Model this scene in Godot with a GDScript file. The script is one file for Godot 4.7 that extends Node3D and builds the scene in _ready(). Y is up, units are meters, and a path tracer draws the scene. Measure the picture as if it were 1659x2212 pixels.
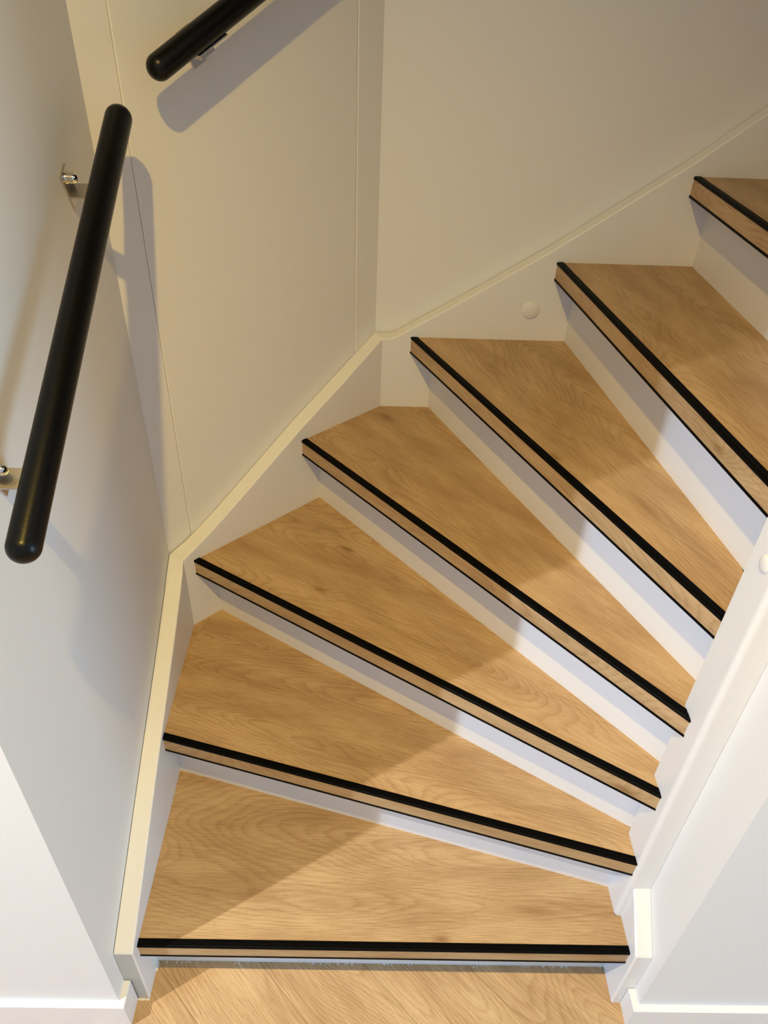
extends Node3D
# A white kite-winder stair in a hall: camera, light, shell, staircase, handrails. Units: metres, y up.
# Plan axes: x runs along the first nosing (0 = face of the left string), z towards the hall.

const RISE := 0.18
const FIRST := 0.178
const NOSE_T := 0.0391          # thickness of a tread front
const OVERHANG := 0.0478        # nosing to riser
const CORNER_A := Vector2(0.0, -0.4696)
const CORNER_ANGLE := 0.8072
const CORNER_LEN := 0.5716
const NEWEL_X := 0.8725
const NEWEL_BACK := 0.0141
const NEWEL_FRONT := 0.078
const JAMB_X := 0.914
const FRONT_R := 0.187          # hall face of the right wall
const FRONT_L := 0.196          # hall face of the left wall
const WALL_L := -0.0345
const CEIL := 2.63
const E_W1 := 10.0
const E_W2 := 1.0
const E_W3 := 0.5
const E_W4 := 6.9
const E_L1 := 3.6
const E_L2 := 5.1

var M := {}
var used := {}
var dd: Vector2                 # direction along the splayed wall
var dn: Vector2                 # its normal, into the stair
var corner_b: Vector2
var rdir := Vector2(cos(0.0111), -sin(0.0111))

# ------------------------------------------------------------------ helpers
func numbered(called: String) -> String:
	var n: int = used.get(called, 0)
	used[called] = n + 1
	return called if n == 0 else "%s_%03d" % [called, n]

func begin() -> SurfaceTool:
	var st := SurfaceTool.new()
	st.begin(Mesh.PRIMITIVE_TRIANGLES)
	return st

func tri(st: SurfaceTool, a: Vector3, b: Vector3, c: Vector3, n: Vector3, ua := Vector2.ZERO, ub := Vector2.ZERO, uc := Vector2.ZERO) -> void:
	# clockwise seen from the side that n points to
	if (b - a).cross(c - a).dot(n) > 0.0:
		var t := b; b = c; c = t
		var u := ub; ub = uc; uc = u
	for p in [[a, ua], [b, ub], [c, uc]]:
		st.set_normal(n); st.set_uv(p[1]); st.add_vertex(p[0])

func quad(st: SurfaceTool, a: Vector3, b: Vector3, c: Vector3, d: Vector3, away: Vector3, uvs := []) -> void:
	# away: a point on the solid side of the face
	var n := (b - a).cross(c - a)
	if n.length() < 1e-14: n = (c - a).cross(d - a)
	if n.length() < 1e-14: return
	n = n.normalized()
	if n.dot((a + b + c + d) * 0.25 - away) < 0.0: n = -n
	var u := uvs if uvs.size() == 4 else [Vector2.ZERO, Vector2(a.distance_to(b), 0), Vector2(a.distance_to(b), b.distance_to(c)), Vector2(0, b.distance_to(c))]
	tri(st, a, b, c, n, u[0], u[1], u[2]); tri(st, a, c, d, n, u[0], u[2], u[3])

func inset(poly: PackedVector2Array, by: float) -> PackedVector2Array:
	var out := PackedVector2Array()
	var n := poly.size()
	var area := 0.0
	for i in n: area += poly[i].cross(poly[(i + 1) % n])
	var s := signf(area)
	for i in n:
		var e0 := (poly[i] - poly[(i + n - 1) % n]).normalized()
		var e1 := (poly[(i + 1) % n] - poly[i]).normalized()
		var n0 := Vector2(-e0.y, e0.x) * s
		var n1 := Vector2(-e1.y, e1.x) * s
		var k := n0 + n1
		var len2 := maxf(k.length_squared(), 0.3)
		out.append(poly[i] + k * (2.0 * by / len2))
	return out

# a polygon in the plane (O, U, V), thickened along N; the far face is chamfered by `bev`
func extrude(st: SurfaceTool, poly: PackedVector2Array, O: Vector3, U: Vector3, V: Vector3, N: Vector3, depth: float, bev := 0.0, uv0 := Vector2.ZERO, flip := 1.0) -> void:
	var top := inset(poly, bev) if bev > 0.0 else poly
	var n := poly.size()
	var P := func(p: Vector2, h: float) -> Vector3: return O + U * p.x + V * p.y + N * h
	var Tx := func(p: Vector2) -> Vector2: return Vector2(p.x * flip, p.y) + uv0
	for cap in [[top, depth, N], [poly, 0.0, -N]]:
		var q: PackedVector2Array = cap[0]
		var idx := Geometry2D.triangulate_polygon(q)
		for i in range(0, idx.size(), 3):
			var a := q[idx[i]]; var b := q[idx[i + 1]]; var c := q[idx[i + 2]]
			tri(st, P.call(a, cap[1]), P.call(b, cap[1]), P.call(c, cap[1]), cap[2], Tx.call(a), Tx.call(b), Tx.call(c))
	var area := 0.0
	for i in n: area += poly[i].cross(poly[(i + 1) % n])
	var along := 0.0
	for i in n:
		var j := (i + 1) % n
		var e := poly[j] - poly[i]
		if e.length() < 1e-7: continue
		var o2 := Vector2(e.y, -e.x).normalized() * signf(area)
		var nn := (U * o2.x + V * o2.y).normalized()
		var l := e.length()
		var a3: Vector3 = P.call(poly[i], 0.0); var b3: Vector3 = P.call(poly[j], 0.0)
		var c3: Vector3 = P.call(poly[j], depth - bev); var d3: Vector3 = P.call(poly[i], depth - bev)
		var ua := Vector2(along, 0) + uv0; var ub := Vector2(along + l, 0) + uv0
		var uc := Vector2(along + l, depth) + uv0; var ud := Vector2(along, depth) + uv0
		tri(st, a3, b3, c3, nn, ua, ub, uc); tri(st, a3, c3, d3, nn, ua, uc, ud)
		if bev > 0.0:
			var m := (nn + N).normalized()
			var e3: Vector3 = P.call(top[j], depth); var f3: Vector3 = P.call(top[i], depth)
			tri(st, d3, c3, e3, m, ud, uc, Tx.call(top[j])); tri(st, d3, e3, f3, m, ud, Tx.call(top[j]), Tx.call(top[i]))
		along += l

func box(st: SurfaceTool, lo: Vector3, hi: Vector3, bev := 0.0) -> void:
	var s := hi - lo
	if bev <= 0.0:
		extrude(st, PackedVector2Array([Vector2(0, 0), Vector2(s.x, 0), Vector2(s.x, s.z), Vector2(0, s.z)]), lo, Vector3.RIGHT, Vector3.BACK, Vector3.UP, s.y)
		return
	obox(st, (lo + hi) * 0.5, Vector3.RIGHT, Vector3.UP, Vector3.BACK, s, bev)

# box with chamfered edges on any axes
func obox(st: SurfaceTool, c: Vector3, X: Vector3, Y: Vector3, Z: Vector3, s: Vector3, bev: float) -> void:
	var ax := [X, Y, Z]; var h := [s.x * 0.5, s.y * 0.5, s.z * 0.5]
	for i in 3:
		var j := (i + 1) % 3; var k := (i + 2) % 3
		for sg: float in [-1.0, 1.0]:
			var f: Vector3 = c + ax[i] * h[i] * sg
			var a: Vector3 = ax[j] * (h[j] - bev); var b: Vector3 = ax[k] * (h[k] - bev)
			quad(st, f - a - b, f + a - b, f + a + b, f - a + b, c)
		for s1: float in [-1.0, 1.0]:
			for s2: float in [-1.0, 1.0]:
				var p: Vector3 = c + ax[j] * h[j] * s1 + ax[k] * (h[k] - bev) * s2
				var q: Vector3 = c + ax[j] * (h[j] - bev) * s1 + ax[k] * h[k] * s2
				var l: Vector3 = ax[i] * (h[i] - bev)
				quad(st, p - l, p + l, q + l, q - l, c)
	for sx: float in [-1.0, 1.0]:
		for sy: float in [-1.0, 1.0]:
			for sz: float in [-1.0, 1.0]:
				var p: Vector3 = c + X * h[0] * sx + Y * (h[1] - bev) * sy + Z * (h[2] - bev) * sz
				var q: Vector3 = c + X * (h[0] - bev) * sx + Y * h[1] * sy + Z * (h[2] - bev) * sz
				var r: Vector3 = c + X * (h[0] - bev) * sx + Y * (h[1] - bev) * sy + Z * h[2] * sz
				tri(st, p, q, r, (X * sx + Y * sy + Z * sz).normalized())

# a profile of (radius, height) turned round `axis`, smooth normals
func lathe(st: SurfaceTool, base: Vector3, axis: Vector3, prof: PackedVector2Array, seg := 32) -> void:
	var a := axis.normalized()
	var e1 := a.cross(Vector3.UP if absf(a.y) < 0.9 else Vector3.RIGHT).normalized()
	var e2 := a.cross(e1)
	var n := prof.size()
	var nr := []
	for i in n:
		var t := prof[mini(i + 1, n - 1)] - prof[maxi(i - 1, 0)]
		nr.append(Vector2(t.y, -t.x).normalized())
	var pt := func(i: int, k: int) -> Array:
		var th := TAU * k / seg
		var r := e1 * cos(th) + e2 * sin(th)
		return [base + r * prof[i].x + a * prof[i].y, (r * nr[i].x + a * nr[i].y).normalized(), Vector2(th * 0.02, prof[i].y)]
	for i in n - 1:
		for k in seg:
			var q := [pt.call(i, k), pt.call(i, k + 1), pt.call(i + 1, k + 1), pt.call(i + 1, k)]
			for f: Array in [[0, 1, 2], [0, 2, 3]]:
				var v := [q[f[0]], q[f[1]], q[f[2]]]
				var fn: Vector3 = v[0][1] + v[1][1] + v[2][1]
				var area: Vector3 = (v[1][0] - v[0][0]).cross(v[2][0] - v[0][0])
				if area.length() < 1e-13: continue
				if area.dot(fn) > 0.0:
					var sw = v[1]; v[1] = v[2]; v[2] = sw
				for w in v:
					st.set_normal(w[1]); st.set_uv(w[2]); st.add_vertex(w[0])

func part(called: String, st: SurfaceTool, m: Material, parent: Node, label := "") -> MeshInstance3D:
	var o := MeshInstance3D.new()
	o.name = called
	st.generate_tangents() if m.get("normal_enabled") and not m.get("uv1_triplanar") else null
	var mesh := st.commit()
	mesh.surface_set_material(0, m)
	o.mesh = mesh
	o.cast_shadow = GeometryInstance3D.SHADOW_CASTING_SETTING_ON
	parent.add_child(o, true)
	if label: o.set_meta("label", label)
	return o

func structure(called: String, st: SurfaceTool, m: Material, label: String, category: String) -> MeshInstance3D:
	var o := part(called, st, m, self)
	o.set_meta("kind", "structure"); o.set_meta("label", label); o.set_meta("category", category)
	return o

func thing(called: String, label: String, category: String, at := Vector3.ZERO, group := "") -> Node3D:
	var o := Node3D.new()
	o.name = numbered(called)
	add_child(o, true)
	o.position = at
	o.set_meta("label", label); o.set_meta("category", category)
	if group: o.set_meta("group", group)
	return o

func v3(p: Vector2, y: float) -> Vector3:
	return Vector3(p.x, y, p.y)

# ------------------------------------------------------------------ materials
func noise(seed_: int, freq: float, oct := 3, kind := FastNoiseLite.TYPE_SIMPLEX_SMOOTH) -> FastNoiseLite:
	var n := FastNoiseLite.new()
	n.seed = seed_; n.frequency = freq; n.fractal_octaves = oct; n.noise_type = kind
	n.fractal_type = FastNoiseLite.FRACTAL_FBM if oct > 1 else FastNoiseLite.FRACTAL_NONE
	return n

# noise stretched along u by `stretch`, as bytes
func stretched(seed_: int, w: int, h: int, freq: float, stretch: float, oct := 3) -> PackedByteArray:
	var im := noise(seed_, freq, oct).get_image(int(ceil(w / stretch)), h, false, false, true)
	im.resize(w, h, Image.INTERPOLATE_CUBIC)
	return im.get_data()

# oak: growth rings cut lengthwise (u along the grain), fibres, pores and broad tone. mw x mh metres.
func oak(seed_: int, w: int, h: int, mw: float, mh: float, figure: float, pale := 1.0) -> ImageTexture:
	var px := w / mw
	var low := noise(seed_, 1.0, 1)
	var mid := noise(seed_ + 9, 1.0, 2)
	var rng := RandomNumberGenerator.new(); rng.seed = seed_
	var knots := []
	for i in 6: knots.append([rng.randf() * mw, (i + rng.randf()) * mh / 6.0, rng.randf_range(0.010, 0.022), rng.randf_range(1.5, 3.2)])
	var gw := 260; var gh := 200
	var field := PackedFloat32Array(); field.resize(gw * gh)
	var knotty := PackedFloat32Array(); knotty.resize(gw * gh)
	for j in gh:
		for i in gw:
			var u := mw * i / (gw - 1.0); var v := mh * j / (gh - 1.0)
			var f := low.get_noise_2d(u * 0.85 + seed_ * 3.1, v * 4.2) * figure + v * 62.0 + mid.get_noise_2d(u * 3.2, v * 9.0 + 60.0) * figure * 0.10
			var kn := 0.0
			for q in knots:
				var e: float = Vector2((u - q[0]) * 0.42, v - q[1]).length_squared() / (q[2] * q[2])
				if e < 14.0:
					f += q[3] * exp(-e * 0.5)
					kn += exp(-e * 5.0)
			field[j * gw + i] = f; knotty[j * gw + i] = kn
	var fim := Image.create_from_data(gw, gh, false, Image.FORMAT_RF, field.to_byte_array())
	fim.resize(w, h, Image.INTERPOLATE_CUBIC)
	var F := fim.get_data().to_float32_array()
	fim = Image.create_from_data(gw, gh, false, Image.FORMAT_RF, knotty.to_byte_array())
	fim.resize(w, h, Image.INTERPOLATE_CUBIC)
	var K := fim.get_data().to_float32_array()
	var fibre := stretched(seed_ + 1, w, h, 0.34, 36.0, 3)
	var pores := stretched(seed_ + 2, w, h, 0.40, 12.0, 2)
	var tone := stretched(seed_ + 3, w, h, 0.008, 4.0, 3)
	var jit := stretched(seed_ + 4, w, h, 0.07, 10.0, 2)
	var data := PackedByteArray(); data.resize(w * h * 3)
	var light := Vector3(197, 167, 126) * pale; var dark := Vector3(143, 109, 71) * pale
	for i in w * h:
		var f := F[i] + jit[i] * 0.0009
		var r := f - floorf(f)                       # early wood rises slowly, late wood ends it sharply
		r = r * r * r if r < 0.84 else (1.0 - r) / 0.16 * 0.6
		var t := 0.24 + 0.40 * r + (fibre[i] - 128) * 0.0027 + (tone[i] - 128) * 0.0022 + K[i] * 0.7
		var p := pores[i]
		if p > 168: t += (p - 168) * 0.0060
		t = clampf(t, 0.0, 1.25)
		data[i * 3] = int(clampf(light.x + (dark.x - light.x) * t, 0, 255))
		data[i * 3 + 1] = int(clampf(light.y + (dark.y - light.y) * t, 0, 255))
		data[i * 3 + 2] = int(clampf(light.z + (dark.z - light.z) * t, 0, 255))
	var im := Image.create_from_data(w, h, false, Image.FORMAT_RGB8, data)
	im.generate_mipmaps()
	return ImageTexture.create_from_image(im)

func bump(seed_: int, freq: float, strength: float, oct := 3) -> NoiseTexture2D:
	var t := NoiseTexture2D.new()
	t.width = 512; t.height = 512; t.seamless = true; t.as_normal_map = true; t.bump_strength = strength
	t.noise = noise(seed_, freq, oct)
	return t

func paint(c: Color, rough: float, seed_: int, strength: float, scale_: float) -> StandardMaterial3D:
	var m := StandardMaterial3D.new()
	m.albedo_color = c; m.roughness = rough; m.metallic_specular = 0.5
	m.uv1_triplanar = true; m.uv1_world_triplanar = true; m.uv1_scale = Vector3.ONE * scale_
	m.normal_enabled = true; m.normal_texture = bump(seed_, 0.03, strength); m.normal_scale = 0.09
	return m

func wood(tex: Texture2D, mw: float, mh: float, tint: Color, rough: float) -> StandardMaterial3D:
	var m := StandardMaterial3D.new()
	m.albedo_texture = tex; m.albedo_color = tint
	m.uv1_scale = Vector3(1.0 / mw, 1.0 / mh, 1.0)
	m.roughness = rough; m.metallic_specular = 0.4
	return m

func plain(c: Color, rough: float, metal := 0.0) -> StandardMaterial3D:
	var m := StandardMaterial3D.new()
	m.albedo_color = c; m.roughness = rough; m.metallic = metal
	return m

func glow(c: Color, energy: float) -> StandardMaterial3D:
	var m := StandardMaterial3D.new()
	m.albedo_color = c; m.emission_enabled = true; m.emission = c; m.emission_energy_multiplier = energy
	return m

func materials() -> void:
	M.wall = paint(Color(0.905, 0.90, 0.888), 0.55, 11, 2.0, 5.0)
	M.gloss = paint(Color(0.912, 0.91, 0.902), 0.36, 12, 1.6, 7.0)
	M.ceiling = paint(Color(0.92, 0.915, 0.905), 0.8, 13, 2.0, 4.0)
	var oak_a := oak(21, 2000, 1462, 1.3, 0.95, 17.0)
	var oak_b := oak(57, 2000, 1462, 1.3, 0.95, 16.0)
	M.oak = [wood(oak_a, 1.3, 0.95, Color(1, 1, 1), 0.42), wood(oak_b, 1.3, 0.95, Color(1, 1, 1), 0.42)]
	M.floor = wood(oak(83, 1600, 1170, 1.3, 0.95, 16.0, 1.06), 1.3, 0.95, Color(1, 1, 1), 0.5)
	M.strip = plain(Color(0.03, 0.029, 0.028), 0.45)
	M.rail = paint(Color(0.025, 0.024, 0.023), 0.29, 14, 9.0, 30.0)
	M.rail.normal_scale = 0.12; M.rail.metallic_specular = 0.34; M.strip.metallic_specular = 0.16
	M.steel = plain(Color(0.80, 0.78, 0.75), 0.30, 1.0)
	M.chrome = plain(Color(0.86, 0.85, 0.83), 0.10, 1.0)
	M.cap = plain(Color(0.91, 0.90, 0.885), 0.35)
	M.caulk = plain(Color(0.93, 0.925, 0.91), 0.6)
	M.trim = plain(Color(0.93, 0.93, 0.92), 0.5)

# ------------------------------------------------------------------ main
func _ready() -> void:
	# camera
	var cam := Camera3D.new()
	cam.name = "camera"
	add_child(cam)
	cam.position = Vector3(0.39118548, 1.60791961, 0.72300421)
	cam.basis = Basis(Vector3.UP, deg_to_rad(-1.51817137)) * Basis(Vector3.RIGHT, deg_to_rad(-37.38175899)) * Basis(Vector3.BACK, deg_to_rad(2.43250862))
	cam.keep_aspect = Camera3D.KEEP_HEIGHT
	cam.fov = rad_to_deg(2.0 * atan(2212.0 * 0.5 / 1603.3305862))
	cam.near = 0.02
	cam.current = true
	# sky and exposure
	var we := WorldEnvironment.new()
	we.name = "environment"
	var env := Environment.new()
	env.background_mode = Environment.BG_SKY
	env.sky = Sky.new()
	env.sky.sky_material = PhysicalSkyMaterial.new()
	env.tonemap_mode = Environment.TONE_MAPPER_LINEAR
	env.tonemap_exposure = 0.95
	env.sdfgi_enabled = true; env.ssao_enabled = true; env.ssil_enabled = true
	we.environment = env
	add_child(we)
	# daylight through the hall's windows
	var sky := Color(0.40, 0.725, 1.0)
	window(1, Vector3(-3.885, 1.05, 2.565), Vector3.RIGHT, Vector2(0.19, 1.7), sky, E_W1, 1.6, "tall narrow white framed window beside the hall's far left corner")
	window(2, Vector3(-3.885, 1.05, 4.355), Vector3.RIGHT, Vector2(0.08, 1.7), Color(1.0, 0.68, 0.34), E_W2, 1.0, "tall strip of amber glass beside the narrow window")
	window(3, Vector3(-3.885, 1.2, 0.50), Vector3.RIGHT, Vector2(0.30, 1.7), Color(0.75, 0.88, 1.0), E_W3, 1.2, "tall narrow white framed window close to the left wall of the stair")
	window(4, Vector3(4.185, 0.90, 1.42), Vector3.LEFT, Vector2(1.15, 1.6), Color(0.735, 0.874, 1.0), E_W4, 1.2, "white framed window in the right hand wall of the hall")
	# lamps
	var warm := Color(1.0, 0.838, 0.41)
	downlight(Vector3(0.2246, CEIL, 0.7628), warm, E_L1, 0.02, "round white ceiling spotlight above the foot of the stair")
	downlight(Vector3(-0.94, CEIL, 0.7628), Color(1.0, 0.982, 0.95), E_L2, 0.012, "round white ceiling spotlight over the hall left of the stair")

	dd = Vector2(sin(CORNER_ANGLE), -cos(CORNER_ANGLE))
	dn = Vector2(cos(CORNER_ANGLE), sin(CORNER_ANGLE))
	corner_b = CORNER_A + dd * CORNER_LEN
	materials()
	shell()
	staircase()
	rails()
	skirtings()

# ------------------------------------------------------------------ light fittings
func window(n: int, c: Vector3, face: Vector3, size: Vector2, tint: Color, energy: float, seen: float, label: String) -> void:
	var side := Vector3.UP.cross(face)
	var w := Node3D.new()
	w.name = "window_%d" % n
	add_child(w, true)
	w.set_meta("kind", "structure"); w.set_meta("label", label); w.set_meta("category", "window")
	var m := plain(Color(0.9, 0.9, 0.89), 0.4)
	for s: float in [-1.0, 1.0]:
		var st := begin()
		obox(st, c + side * s * (size.x * 0.5 + 0.025), side, Vector3.UP, face, Vector3(0.05, size.y + 0.1, 0.03), 0.002)
		part("window_frame", st, m, w)
		st = begin()
		obox(st, c + Vector3.UP * s * (size.y * 0.5 + 0.025), side, Vector3.UP, face, Vector3(size.x, 0.05, 0.03), 0.002)
		part("window_frame", st, m, w)
	var st2 := begin()
	obox(st2, c, side, Vector3.UP, face, Vector3(size.x, size.y, 0.006), 0.001)
	part("pane", st2, glow(tint, seen), w)
	var l := AreaLight3D.new()
	l.name = "daylight"
	l.area_size = size
	l.light_color = tint; l.light_energy = energy
	l.area_range = 20.0
	l.shadow_enabled = true
	w.add_child(l, true)
	l.position = c + face * 0.02
	l.basis = Basis.looking_at(face, Vector3.UP)

func downlight(at: Vector3, tint: Color, energy: float, size: float, label: String) -> void:
	var t := thing("ceiling_spotlight", label, "ceiling light", at, "spotlights in the hall ceiling")
	var st := begin()
	lathe(st, Vector3(0, -0.006, 0), Vector3.UP, PackedVector2Array([Vector2(0.030, 0.004), Vector2(0.032, 0.0), Vector2(0.040, 0.0), Vector2(0.044, 0.003), Vector2(0.044, 0.006)]), 40)
	part("ring", st, M.get("trim", plain(Color(0.93, 0.93, 0.92), 0.5)), t)
	st = begin()
	lathe(st, Vector3(0, -0.003, 0), Vector3.DOWN, PackedVector2Array([Vector2(0.031, -0.001), Vector2(0.028, 0.0), Vector2(0.0, 0.001)]), 40)
	part("lens", st, glow(tint, 6.0), t)
	var l := SpotLight3D.new()
	l.name = "beam"
	l.light_color = tint; l.light_energy = energy; l.light_size = size
	l.spot_angle = 74.0; l.spot_angle_attenuation = 1.0
	l.spot_range = 12.0; l.spot_attenuation = 2.0
	l.shadow_enabled = true
	t.add_child(l, true)
	l.position = Vector3(0, -0.012, 0)
	l.rotation_degrees = Vector3(-90, 0, 0)

# ------------------------------------------------------------------ room shell
func wall_from(called: String, poly: PackedVector2Array, y0: float, y1: float, label: String) -> MeshInstance3D:
	var st := begin()
	extrude(st, poly, Vector3(0, y0, 0), Vector3.RIGHT, Vector3.BACK, Vector3.UP, y1 - y0)
	return structure(called, st, M.wall, label, "wall")

func shell() -> void:
	# floor: screed with oak planks laid at 45 degrees
	var st := begin()
	box(st, Vector3(-4.05, -0.15, -1.1), Vector3(4.35, -0.004, 4.55))
	var fl := structure("floor", st, plain(Color(0.35, 0.33, 0.31), 0.9), "hall floor of diagonal light oak planks in front of the stair", "floor")
	var u := Vector2(sqrt(0.5), sqrt(0.5)); var v := Vector2(sqrt(0.5), -sqrt(0.5))
	var area := PackedVector2Array([Vector2(-3.9, 0.08), Vector2(4.2, 0.08), Vector2(4.2, 4.4), Vector2(-3.9, 4.4)])
	var step := 0.207 * sqrt(0.5)
	var rng := RandomNumberGenerator.new(); rng.seed = 5
	for k in range(-40, 22):
		var v0 := -0.1055 * sqrt(0.5) + step * k
		var g := 0.00018
		var strip := PackedVector2Array()
		for c in [Vector2(-9, v0 + g), Vector2(9, v0 + g), Vector2(9, v0 + step - g), Vector2(-9, v0 + step - g)]:
			strip.append(u * c.x + v * c.y)
		var off := Vector2(rng.randf() * 1.3, rng.randf() * 0.8)
		for piece in Geometry2D.intersect_polygons(area, strip):
			var p := PackedVector2Array()
			for q in piece: p.append(Vector2(q.dot(u), q.dot(v) - v0))
			st = begin()
			extrude(st, p, v3(v * v0, -0.005), v3(u, 0), v3(v, 0), Vector3.UP, 0.005, 0.0004, off)
			part("plank", st, M.floor, fl)
	# left wall: stair side and hall side are one L
	wall_from("wall_left", PackedVector2Array([Vector2(-3.9, FRONT_L), Vector2(-3.9, FRONT_L - 0.1), Vector2(-0.14, FRONT_L - 0.1), Vector2(-0.14, -0.62), Vector2(WALL_L, -0.62), Vector2(WALL_L, FRONT_L)]), -0.1, 5.0, "white painted wall on the left carrying the lower handrail")
	var off_d := -0.0405
	var wa := CORNER_A + dn * off_d - dd * 0.14
	var wb := CORNER_A + dn * off_d + dd * (CORNER_LEN + 0.14)
	wall_from("wall_corner", PackedVector2Array([wa, wb, wb - dn * 0.1, wa - dn * 0.1]), -0.1, 5.0, "white splayed corner wall carrying the upper handrail")
	var zb := corner_b.y - 0.0335
	wall_from("wall_back", PackedVector2Array([Vector2(0.30, zb), Vector2(4.3, zb - 0.044), Vector2(4.3, zb - 0.144), Vector2(0.30, zb - 0.1)]), -0.1, 5.0, "plain white wall rising behind the upper steps")
	wall_from("wall_right", PackedVector2Array([Vector2(JAMB_X, NEWEL_FRONT - 0.02), Vector2(4.2, NEWEL_FRONT - 0.02), Vector2(4.2, FRONT_R), Vector2(JAMB_X, FRONT_R)]), -0.1, 5.0, "white wall end beside the newel post at the lower right")
	wall_from("wall_east", PackedVector2Array([Vector2(4.2, -1.05), Vector2(4.35, -1.05), Vector2(4.35, 4.55), Vector2(4.2, 4.55)]), -0.1, 5.0, "white wall closing the hall on the right")
	wall_from("wall_west", PackedVector2Array([Vector2(-4.05, 0.05), Vector2(-3.9, 0.05), Vector2(-3.9, 4.55), Vector2(-4.05, 4.55)]), -0.1, 3.0, "white wall at the far left end of the hall")
	wall_from("wall_front", PackedVector2Array([Vector2(-4.05, 4.4), Vector2(4.35, 4.4), Vector2(4.35, 4.55), Vector2(-4.05, 4.55)]), -0.1, 3.0, "white hall wall facing the stair")
	st = begin()
	box(st, Vector3(-4.05, CEIL, FRONT_R + 0.01), Vector3(4.35, CEIL + 0.25, 4.55))
	structure("ceiling", st, M.ceiling, "white hall ceiling with spotlights", "ceiling")
	st = begin()
	box(st, Vector3(-0.14, CEIL, FRONT_R - 0.09), Vector3(4.35, 5.0, FRONT_R + 0.01))
	structure("wall_header", st, M.wall, "white wall above the stair opening", "wall")
	st = begin()
	box(st, Vector3(-0.25, 5.0, -1.1), Vector3(4.35, 5.15, 0.3))
	structure("ceiling_stairwell", st, M.ceiling, "white ceiling high over the stairwell", "ceiling")
	# the splayed wall's lining: a flat lath down each corner and a wide board between, with fine joints
	var n := 0
	for s in [[-0.0108, 0.0470, -0.0386, 0.0008, 0.50, "flat white lath down the left edge of the splayed wall"], [0.5207, 0.5862, -0.0364, 0.0018, 0.80, "flat white lath down the right edge of the splayed wall"], [0.0476, 0.5199, -0.0370, 0.0016, 0.55, "wide white lining board of the splayed wall, behind the upper handrail"]]:
		n += 1
		st = begin()
		var d0: float = off_d - 0.001
		var low := PackedVector2Array([Vector2(s[0], s[4]), Vector2(s[1], s[4] + (0.25 if n == 3 else 0.0)), Vector2(s[1], 4.99), Vector2(s[0], 4.99)])
		extrude(st, low, v3(CORNER_A + dn * d0, 0), v3(dd, 0), Vector3.UP, v3(dn, 0), s[2] - d0, s[3])
		structure("trim_%d" % n, st, M.wall, s[5], "trim")

# ------------------------------------------------------------------ staircase
func nosing(k: int) -> Array:
	var L: Array = [Vector2(0, 0.144), Vector2(0, -0.162), Vector2(0.017, -0.486), Vector2(0.237, -0.697), Vector2(0.477, -0.866), Vector2(0.782, -0.869), Vector2(1.028, -0.872), Vector2(1.262, -0.875), Vector2(1.496, -0.877)]
	var R: Array = [Vector2(0.884, 0.145), Vector2(0.8725, 0.074), Vector2(0.8725, 0.057), Vector2(0.8725, 0.045), Vector2(0.8725, 0.011), Vector2(0.8725, -0.244), Vector2(1.0485, 0.03), Vector2(1.28, 0.03), Vector2(1.51, 0.03)]
	if k > 9: return [L[8] + Vector2(0.234 * (k - 9), -0.0026 * (k - 9)), R[8] + Vector2(0.232 * (k - 9), 0)]
	return [L[k - 1], R[k - 1]]

func level(k: int) -> float:
	return 0.0 if k == 0 else FIRST + (k - 1) * RISE

# a band of the plan between two offsets behind nosing k (open end: `far` nosing's riser line), cut by the stair's outline
func band(outline: PackedVector2Array, k: int, o0: float, o1: float, next := 0) -> PackedVector2Array:
	var e := nosing(k)
	var a: Vector2 = e[0]; var b: Vector2 = e[1]
	var d := (b - a).normalized()
	var n := Vector2(d.y, -d.x)
	if n.dot(Vector2(0.3, -1)) < 0.0 and k < 6: n = -n
	if k >= 6 and n.x < 0: n = -n
	var q := PackedVector2Array([a - d * 1.0 + n * o0, b + d * 1.0 + n * o0])
	if next == 0:
		q.append(b + d * 1.0 + n * o1); q.append(a - d * 1.0 + n * o1)
	else:
		var f := nosing(next)
		var d2: Vector2 = (f[1] - f[0]).normalized()
		var n2 := Vector2(d2.y, -d2.x)
		if n2.dot(Vector2(0.3, -1)) < 0.0 and next < 6: n2 = -n2
		if next >= 6 and n2.x < 0: n2 = -n2
		# wedge between both lines, limited where they meet
		var p0: Vector2 = f[1] + n2 * o1; var p1: Vector2 = f[0] + n2 * o1
		q = PackedVector2Array([a - d * 0.4 + n * o0, b + n * o0])
		var hit = Geometry2D.line_intersects_line(b + n * o0, d, p0, d2)
		var reach := 0.12
		if hit != null: reach = clampf(minf((hit - b).dot(d), 0.12), 0.0, 0.12)
		q[1] = b + d * reach + n * o0
		q.append(p0 + d2 * (reach if hit == null else clampf((hit - p0).dot(d2), 0.0, 0.12)))
		q.append(p1 - d2 * 0.4)
	var best := PackedVector2Array()
	for piece in Geometry2D.intersect_polygons(outline, q):
		if piece.size() > 2 and poly_area(piece) > poly_area(best): best = piece
	return best

func poly_area(p: PackedVector2Array) -> float:
	var a := 0.0
	for i in p.size(): a += p[i].cross(p[(i + 1) % p.size()])
	return absf(a) * 0.5

func local(p: PackedVector2Array, o: Vector2, d: Vector2, n: Vector2) -> PackedVector2Array:
	var r := PackedVector2Array()
	for q in p: r.append(Vector2((q - o).dot(d), (q - o).dot(n)))
	return r

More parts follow.
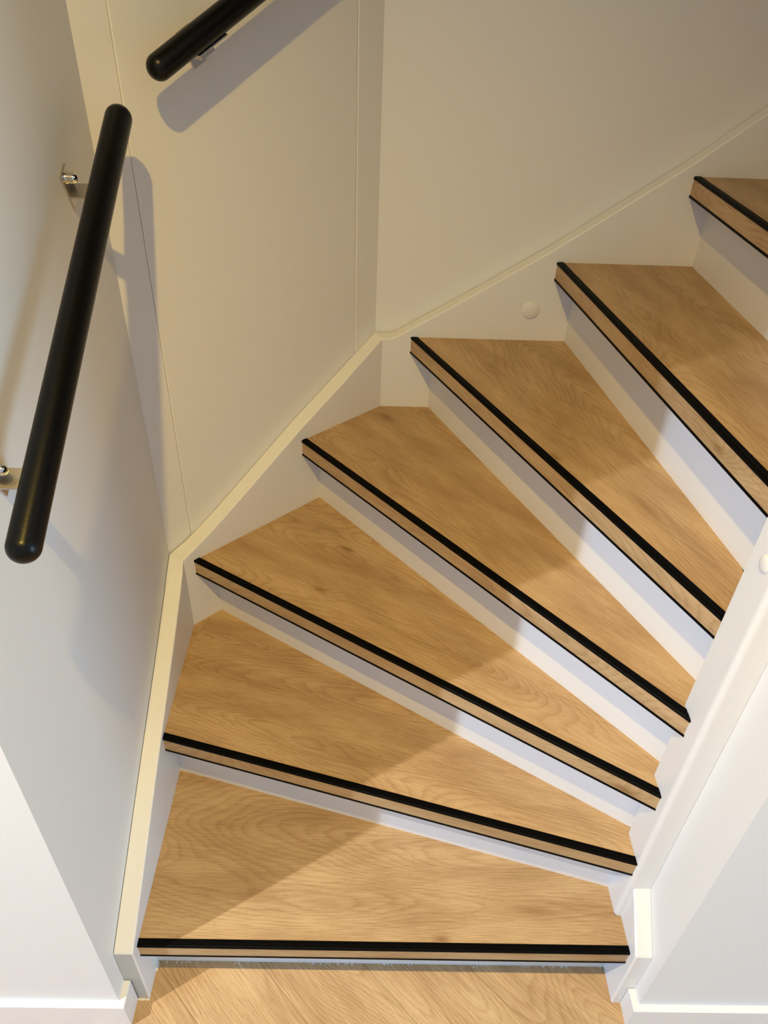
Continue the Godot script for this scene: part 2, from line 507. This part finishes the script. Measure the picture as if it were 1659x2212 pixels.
# string board along stations [inner, outer, top]: one solid with an eased upper arris
func string_board(stations: Array, y0: float) -> SurfaceTool:
	var st := begin()
	var rings := []
	for s in stations:
		var i: Vector2 = s[0]; var o: Vector2 = s[1]; var y: float = s[2]
		var b := (o - i) * (0.003 / 0.0335)
		rings.append([v3(i, y0), v3(i, y - 0.003), v3(i + b * 0.3, y - 0.0009), v3(i + b, y), v3(o - b * 0.4, y), v3(o, y - 0.0012), v3(o, y0)])
	for k in rings.size() - 1:
		var r: Array = rings[k]; var q: Array = rings[k + 1]
		var c: Vector3 = (r[0] + r[3] + r[6] + q[0] + q[3] + q[6]) / 6.0 - Vector3(0, 0.02, 0)
		for j in 7:
			quad(st, r[j], r[(j + 1) % 7], q[(j + 1) % 7], q[j], c)
	for e in [[0, 1], [rings.size() - 1, rings.size() - 2]]:
		var r: Array = rings[e[0]]
		var n: Vector3 = (r[0] - rings[e[1]][0]).normalized()
		n = Vector3(n.x, 0, n.z).normalized()
		for j in range(1, 6):
			tri(st, r[0], r[j], r[j + 1], n)
	return st

func dome(st: SurfaceTool, c: Vector3, n: Vector3, r: float, h: float) -> void:
	var p := PackedVector2Array()
	p.append(Vector2(r, -0.001)); p.append(Vector2(r, h * 0.25))
	for i in range(1, 9):
		var t := PI * 0.5 * i / 8.0
		p.append(Vector2(r * cos(t) if i < 8 else 0.0, h * 0.25 + h * 0.75 * sin(t)))
	lathe(st, c, n, p, 36)

func staircase() -> void:
	var t := thing("staircase", "white winder staircase with oak treads, black nosing strips and closed white risers", "staircase")
	# outline of the treads in plan
	var far := corner_b + rdir * 2.6
	var outline := PackedVector2Array([Vector2(0, 0.3), Vector2(0.884, 0.3), Vector2(0.884, NEWEL_FRONT), Vector2(NEWEL_X, NEWEL_FRONT), Vector2(NEWEL_X, NEWEL_BACK), Vector2(far.x, NEWEL_BACK), far, corner_b, CORNER_A])
	for k in range(1, 12):
		var e := nosing(k)
		var a: Vector2 = e[0]; var d: Vector2 = (e[1] - a).normalized()
		var n := Vector2(d.y, -d.x)
		if (n.dot(Vector2(0.3, -1)) < 0.0 and k < 6) or (k >= 6 and n.x < 0): n = -n
		var y := level(k)
		var uv := Vector2(0.06, 0.03 + 0.47 * float((k / 2) % 2))
		var flip := 1.0
		if k in [3, 4, 7]: flip = -1.0; uv.x = 1.2
		var mat: Material = M.oak[k % 2]
		# board
		var st := begin()
		extrude(st, local(band(outline, k, 0.0138, OVERHANG + 0.006, k + 1), a, d, n), v3(a, y - 0.037), v3(d, 0), v3(n, 0), Vector3.UP, 0.037, 0.0003, uv, flip)
		var tr := part("tread", st, mat, t)
		# oak front
		st = begin()
		var fr := local(band(outline, k, 0.0014, 0.016), a, d, n)
		var xs := PackedFloat32Array([1e9, -1e9, 1e9, -1e9])
		for p in fr:
			if p.y < 0.008: xs[0] = minf(xs[0], p.x); xs[1] = maxf(xs[1], p.x)
			else: xs[2] = minf(xs[2], p.x); xs[3] = maxf(xs[3], p.x)
		var fuv := Vector2(0.1, 0.11 * k)
		extrude(st, PackedVector2Array([Vector2(xs[0], -NOSE_T + 0.004), Vector2(xs[1], -NOSE_T + 0.004), Vector2(xs[1], -0.0045), Vector2(xs[0], -0.0045)]), v3(a + n * 0.0124, y), v3(d, 0), Vector3.UP, v3(-n, 0), 0.011, 0.0, fuv)
		part("front_panel", st, mat, tr)
		# black anti-slip strip: a ribbed profile swept along the nosing
		st = begin()
		var prof := [[0.0145, -0.003], [0.0145, 0.0006], [0.0141, 0.0012], [0.0112, 0.0013], [0.0108, 0.0005], [0.0100, 0.0005], [0.0096, 0.0013], [0.0050, 0.0013], [0.0046, 0.0005], [0.0037, 0.0005], [0.0033, 0.0012], [0.0018, 0.0009], [0.0007, 0.0001], [0.0001, -0.0010], [0.0, -0.0024], [0.0004, -0.0046], [0.0030, -0.0049], [0.0030, -0.008]]
		var ends := []
		for p in prof:
			var line := PackedVector2Array([a - d * 1.0 + n * p[0], e[1] + d * 1.0 + n * p[0]])
			var cut := Geometry2D.intersect_polyline_with_polygon(line, outline)
			var lo: Vector2 = a + n * p[0]; var hi: Vector2 = e[1] + n * p[0]
			var span := 0.0
			for c in cut:
				var l: float = c[0].distance_to(c[c.size() - 1])
				if l > span: span = l; lo = c[0]; hi = c[c.size() - 1]
			if (hi - lo).dot(d) < 0.0:
				var sw := lo; lo = hi; hi = sw
			ends.append([v3(lo, y + p[1]), v3(hi, y + p[1])])
		var core := v3((a + e[1]) * 0.5 + n * 0.008, y - 0.006)
		for i in prof.size() - 1:
			quad(st, ends[i][0], ends[i][1], ends[i + 1][1], ends[i + 1][0], core)
		part("anti_slip_strip", st, M.strip, tr)
		# black edge under the front
		st = begin()
		extrude(st, band(outline, k, 0.0002, 0.0138), Vector3(0, y - NOSE_T, 0), Vector3.RIGHT, Vector3.BACK, Vector3.UP, 0.0042)
		part("edge_trim", st, M.strip, tr)
		# riser below this tread
		st = begin()
		extrude(st, local(band(outline, k, OVERHANG, OVERHANG + 0.012), a, d, n), v3(a, level(k - 1) - (0.004 if k == 1 else 0.001)), v3(d, 0), v3(n, 0), Vector3.UP, y - NOSE_T + 0.003 - level(k - 1))
		part("riser", st, M.gloss, t)
	# string boards
	var of := -0.0335
	var left := []
	for s in [[0.162, 0.1905, 0.0022], [0.1605, 0.193, 0.0006], [0.158, 0.1945, 0.0], [-0.078, 0.325, 0.0], [-0.315, 0.4515, 0.0], [-0.415, 0.508, 0.0], [-0.45, 0.532, 0.0]]:
		left.append([Vector2(-s[2], s[0]), Vector2(of, s[0]), s[1]])
	# mitre at the first corner
	var o_a := CORNER_A + dn * -0.036
	var ca := Vector2(of, o_a.y + (of - o_a.x) * dd.y / dd.x)
	left.append([CORNER_A, ca, 0.553])
	part("string_board", string_board(left, 0.0), M.gloss, t)
	var o_b := corner_b + Vector2(0, -0.0325)
	var tb := (o_b.y - o_a.y) / dd.y
	var cb := o_a + dd * tb
	var mid := [[CORNER_A, ca, 0.553]]
	for s in [[0.03, 0.568], [0.07, 0.589], [0.1085, 0.611], [0.3346, 0.753], [0.45, 0.819]]:
		mid.append([CORNER_A + dd * s[0], CORNER_A + dd * s[0] + dn * -0.036, s[1]])
	mid.append([corner_b, cb, 0.893])
	part("string_board", string_board(mid, 0.0), M.gloss, t)
	var right := [[corner_b, cb, 0.893]]
	for s in [[0.43, 0.8935], [0.441, 0.8965], [0.5491, 0.963], [0.6409, 1.0205], [0.7739, 1.106], [0.897, 1.1938], [1.0204, 1.282], [1.1358, 1.374], [1.5, 1.66], [1.9, 1.975], [3.0, 2.82]]:
		var i := Vector2(s[0], corner_b.y - (s[0] - corner_b.x) * 0.0111)
		right.append([i, i + Vector2(0, -0.0325), s[1]])
	var rb := part("string_board", string_board(right, 0.0), M.gloss, t)
	var st := begin()
	dome(st, Vector3(0.741, 0.970, corner_b.y - 0.0036), Vector3.BACK, 0.0195, 0.006)
	part("cover_cap", st, M.cap, rb, "round white cap over a bolt in the string")
	# newel: rounded front arris, runs up out of sight
	st = begin()
	var np := PackedVector2Array([Vector2(0.9135, NEWEL_BACK), Vector2(NEWEL_X + 0.002, NEWEL_BACK), Vector2(NEWEL_X, NEWEL_BACK + 0.002)])
	var r := 0.009
	for i in 9:
		var th := PI + PI * 0.5 * -i / 8.0
		np.append(Vector2(NEWEL_X + r + r * cos(th), NEWEL_FRONT - r + r * sin(th)))
	np.append(Vector2(0.9135, NEWEL_FRONT))
	extrude(st, np, Vector3(0, 0.0, 0), Vector3.RIGHT, Vector3.BACK, Vector3.UP, 2.60)
	var nw := part("newel_post", st, M.gloss, t)
	st = begin()
	dome(st, Vector3(NEWEL_X, 1.0285, 0.0485), Vector3.LEFT, 0.0115, 0.004)
	part("cover_cap", st, M.cap, nw, "small round white cap on the newel post")
	# short string in front of the newel with a sloping top
	st = begin()
	extrude(st, PackedVector2Array([Vector2(NEWEL_FRONT - 0.004, 0), Vector2(0.160, 0), Vector2(0.160, 0.2005), Vector2(0.158, 0.2035), Vector2(NEWEL_FRONT - 0.004, 0.286)]), Vector3(0.9135, 0, 0), Vector3.BACK, Vector3.UP, Vector3.LEFT, 0.9135 - 0.884, 0.003)
	part("short_string", st, M.gloss, t)
	# crumbs of filler along the foot of the first riser and of the strings
	st = begin()
	var rng := RandomNumberGenerator.new(); rng.seed = 8
	var foot := 0.0975
	for i in range(60, 260):
		var c := Vector3(rng.randf_range(0.002, 0.88), 0.0, foot + absf(rng.randfn(0.0, 0.0012)))
		if i > 170: c = Vector3(rng.randf_range(-0.022, 0.0), 0.0, 0.163 + absf(rng.randfn(0.0, 0.0015)))
		if i > 215: c = Vector3(absf(rng.randfn(0.0, 0.0012)), 0.0, rng.randf_range(0.098, 0.115))
		if sin(c.x * 43.0) + sin(c.x * 17.0 + 1.0) < -0.2 and i <= 170: continue
		var s := rng.randf_range(0.0005, 0.0015)
		var a := rng.randf() * TAU
		var top := c + Vector3(0, s * 1.3, 0)
		for k in 4:
			var p := c + Vector3(cos(a + k * PI / 2), 0, sin(a + k * PI / 2)) * s * (1.0 + 0.5 * (k % 2))
			var q := c + Vector3(cos(a + (k + 1) * PI / 2), 0, sin(a + (k + 1) * PI / 2)) * s * (1.0 + 0.5 * ((k + 1) % 2))
			tri(st, p, q, top, ((p + q) * 0.5 - c + Vector3(0, s, 0)).normalized())
	part("filler_crumbs", st, M.caulk, t).set_meta("kind", "stuff")
	# inner string behind the wall, under the upper steps
	st = begin()
	extrude(st, PackedVector2Array([Vector2(0.93, 0.6), Vector2(3.0, 2.1), Vector2(3.0, 2.9), Vector2(0.93, 1.28)]), Vector3(0, 0, NEWEL_BACK + 0.036), Vector3.RIGHT, Vector3.UP, Vector3.FORWARD, 0.036, 0.002)
	part("string_board", st, M.gloss, t)

# ------------------------------------------------------------------ handrails
func bracket(parent: Node3D, w0: Vector3, along: Vector3, up: Vector3, out: Vector3, dist: float) -> void:
	# w0: point on the wall level with the rail's axis; up: across the rail, in the wall's plane
	var st := begin()
	obox(st, w0 - up * 0.029 + out * 0.0016, along, up, out, Vector3(0.027, 0.055, 0.0032), 0.0005)
	var b := part("bracket", st, M.steel, parent)
	st = begin()
	var reach := dist * 0.66
	obox(st, w0 - up * 0.036 + out * (0.0016 + reach * 0.5), along, up, out, Vector3(0.027, 0.003, reach), 0.0005)
	part("arm", st, M.steel, b)
	st = begin()
	obox(st, w0 - up * 0.029 + out * reach, along, up, out, Vector3(0.027, 0.0165, 0.003), 0.0005)
	part("upstand", st, M.steel, b)
	st = begin()
	obox(st, w0 - up * 0.0200 + out * (dist - 0.007), along, up, out, Vector3(0.058, 0.003, 0.030), 0.0006)
	part("saddle_plate", st, M.steel, b)
	st = begin()
	var p := PackedVector2Array([Vector2(0.0075, 0.0), Vector2(0.0075, 0.0015), Vector2(0.0068, 0.0016), Vector2(0.0068, 0.0095)])
	for i in range(1, 8):
		var th := PI * 0.5 * i / 7.0
		p.append(Vector2(0.0066 * cos(th) if i < 7 else 0.0, 0.0095 + 0.0066 * sin(th)))
	lathe(st, w0 - up * 0.0135 + out * 0.0032, out, p, 24)
	part("dome_nut", st, M.chrome, b)

func rail_shape(a: Vector3, b: Vector3, r: float) -> SurfaceTool:
	var st := begin()
	var L := a.distance_to(b)
	var p := PackedVector2Array()
	for i in 11:
		var th := PI * 0.5 * i / 10.0
		p.append(Vector2(r * sin(th), -r * cos(th)))
	for i in 30: p.append(Vector2(r, L * (i + 1) / 31.0))
	for i in 11:
		var th := PI * 0.5 * i / 10.0
		p.append(Vector2(r * cos(th), L + r * sin(th)))
	lathe(st, a, b - a, p, 64)
	return st

func rails() -> void:
	var r := 0.0185
	# lower rail on the left wall
	var p0 := Vector3(0.0275, 1.0887, 0.1205); var p1 := Vector3(0.0275, 1.4021, -0.4354)
	var t := thing("handrail", "straight black wooden handrail on the left wall with two steel brackets", "handrail")
	part("rail", rail_shape(p0, p1, r), M.rail, t)
	var al := (p1 - p0).normalized(); var up := Vector3.RIGHT.cross(al)
	if up.y < 0: up = -up
	for s in [0.100, 0.5425]:
		var c: Vector3 = p1 - al * s
		bracket(t, Vector3(WALL_L, c.y, c.z), al, up, Vector3.RIGHT, c.x - WALL_L)
	# upper rail on the splayed wall
	var n3 := v3(dn, 0); var d3 := v3(dd, 0); var a3 := v3(CORNER_A, 0)
	var off := -0.037
	var q0 := a3 + n3 * (0.0628 + off) + d3 * 0.0802 + Vector3(0, 1.4583, 0)
	var q1 := a3 + n3 * (0.0628 + off) + d3 * 0.47 + Vector3(0, 1.4583 + 0.3898 * 0.5086, 0)
	t = thing("handrail", "black wooden handrail on the splayed corner wall, leaving the picture at the top", "handrail")
	part("rail", rail_shape(q0, q1, r), M.rail, t)
	al = (q1 - q0).normalized(); up = n3.cross(al)
	if up.y < 0: up = -up
	for s in [0.090, q0.distance_to(q1) - 0.09]:
		var c: Vector3 = q0 + al * s - n3 * 0.0628
		bracket(t, c, al, up, n3, 0.0628)

# ------------------------------------------------------------------ skirtings
func board(st: SurfaceTool, pts: Array, out: Array, h: float) -> void:
	# mitred skirting: wall-side points and room-side points in plan
	for i in pts.size() - 1:
		var a: Vector2 = pts[i]; var b: Vector2 = pts[i + 1]; var c: Vector2 = out[i + 1]; var d: Vector2 = out[i]
		var m := v3((a + b + c + d) * 0.25, h * 0.5)
		var e := 0.0015
		var ci := c + (b - c) * 0.12; var di := d + (a - d) * 0.12
		quad(st, v3(a, h), v3(b, h), v3(ci, h), v3(di, h), m)
		quad(st, v3(di, h), v3(ci, h), v3(c, h - e), v3(d, h - e), m)
		quad(st, v3(d, h - e), v3(c, h - e), v3(c, 0), v3(d, 0), m)
		quad(st, v3(a, 0), v3(b, 0), v3(b, h), v3(a, h), m)
		quad(st, v3(a, 0), v3(b, 0), v3(c, 0), v3(d, 0), m)
	for k in [0, pts.size() - 1]:
		var j: int = 1 if k == 0 else k - 1
		var m := v3((pts[k] + out[k] + pts[j] + out[j]) * 0.25, h * 0.5)
		quad(st, v3(pts[k], 0), v3(out[k], 0), v3(out[k], h), v3(pts[k], h), m)

func skirtings() -> void:
	var w := 0.012
	var st := begin()
	board(st, [Vector2(-3.88, FRONT_L), Vector2(WALL_L, FRONT_L), Vector2(WALL_L, 0.163)], [Vector2(-3.88, FRONT_L + w), Vector2(WALL_L + w, FRONT_L + w), Vector2(WALL_L + w, 0.163)], 0.083)
	var o := structure("baseboard_left", st, M.gloss, "low white skirting board wrapping the foot of the left wall", "baseboard")
	st = begin()
	board(st, [Vector2(JAMB_X, 0.161), Vector2(JAMB_X, FRONT_R), Vector2(4.18, FRONT_R)], [Vector2(JAMB_X - w, 0.161), Vector2(JAMB_X - w, FRONT_R + w), Vector2(4.18, FRONT_R + w)], 0.070)
	structure("baseboard_right", st, M.gloss, "low white skirting board wrapping the wall end beside the newel", "baseboard")
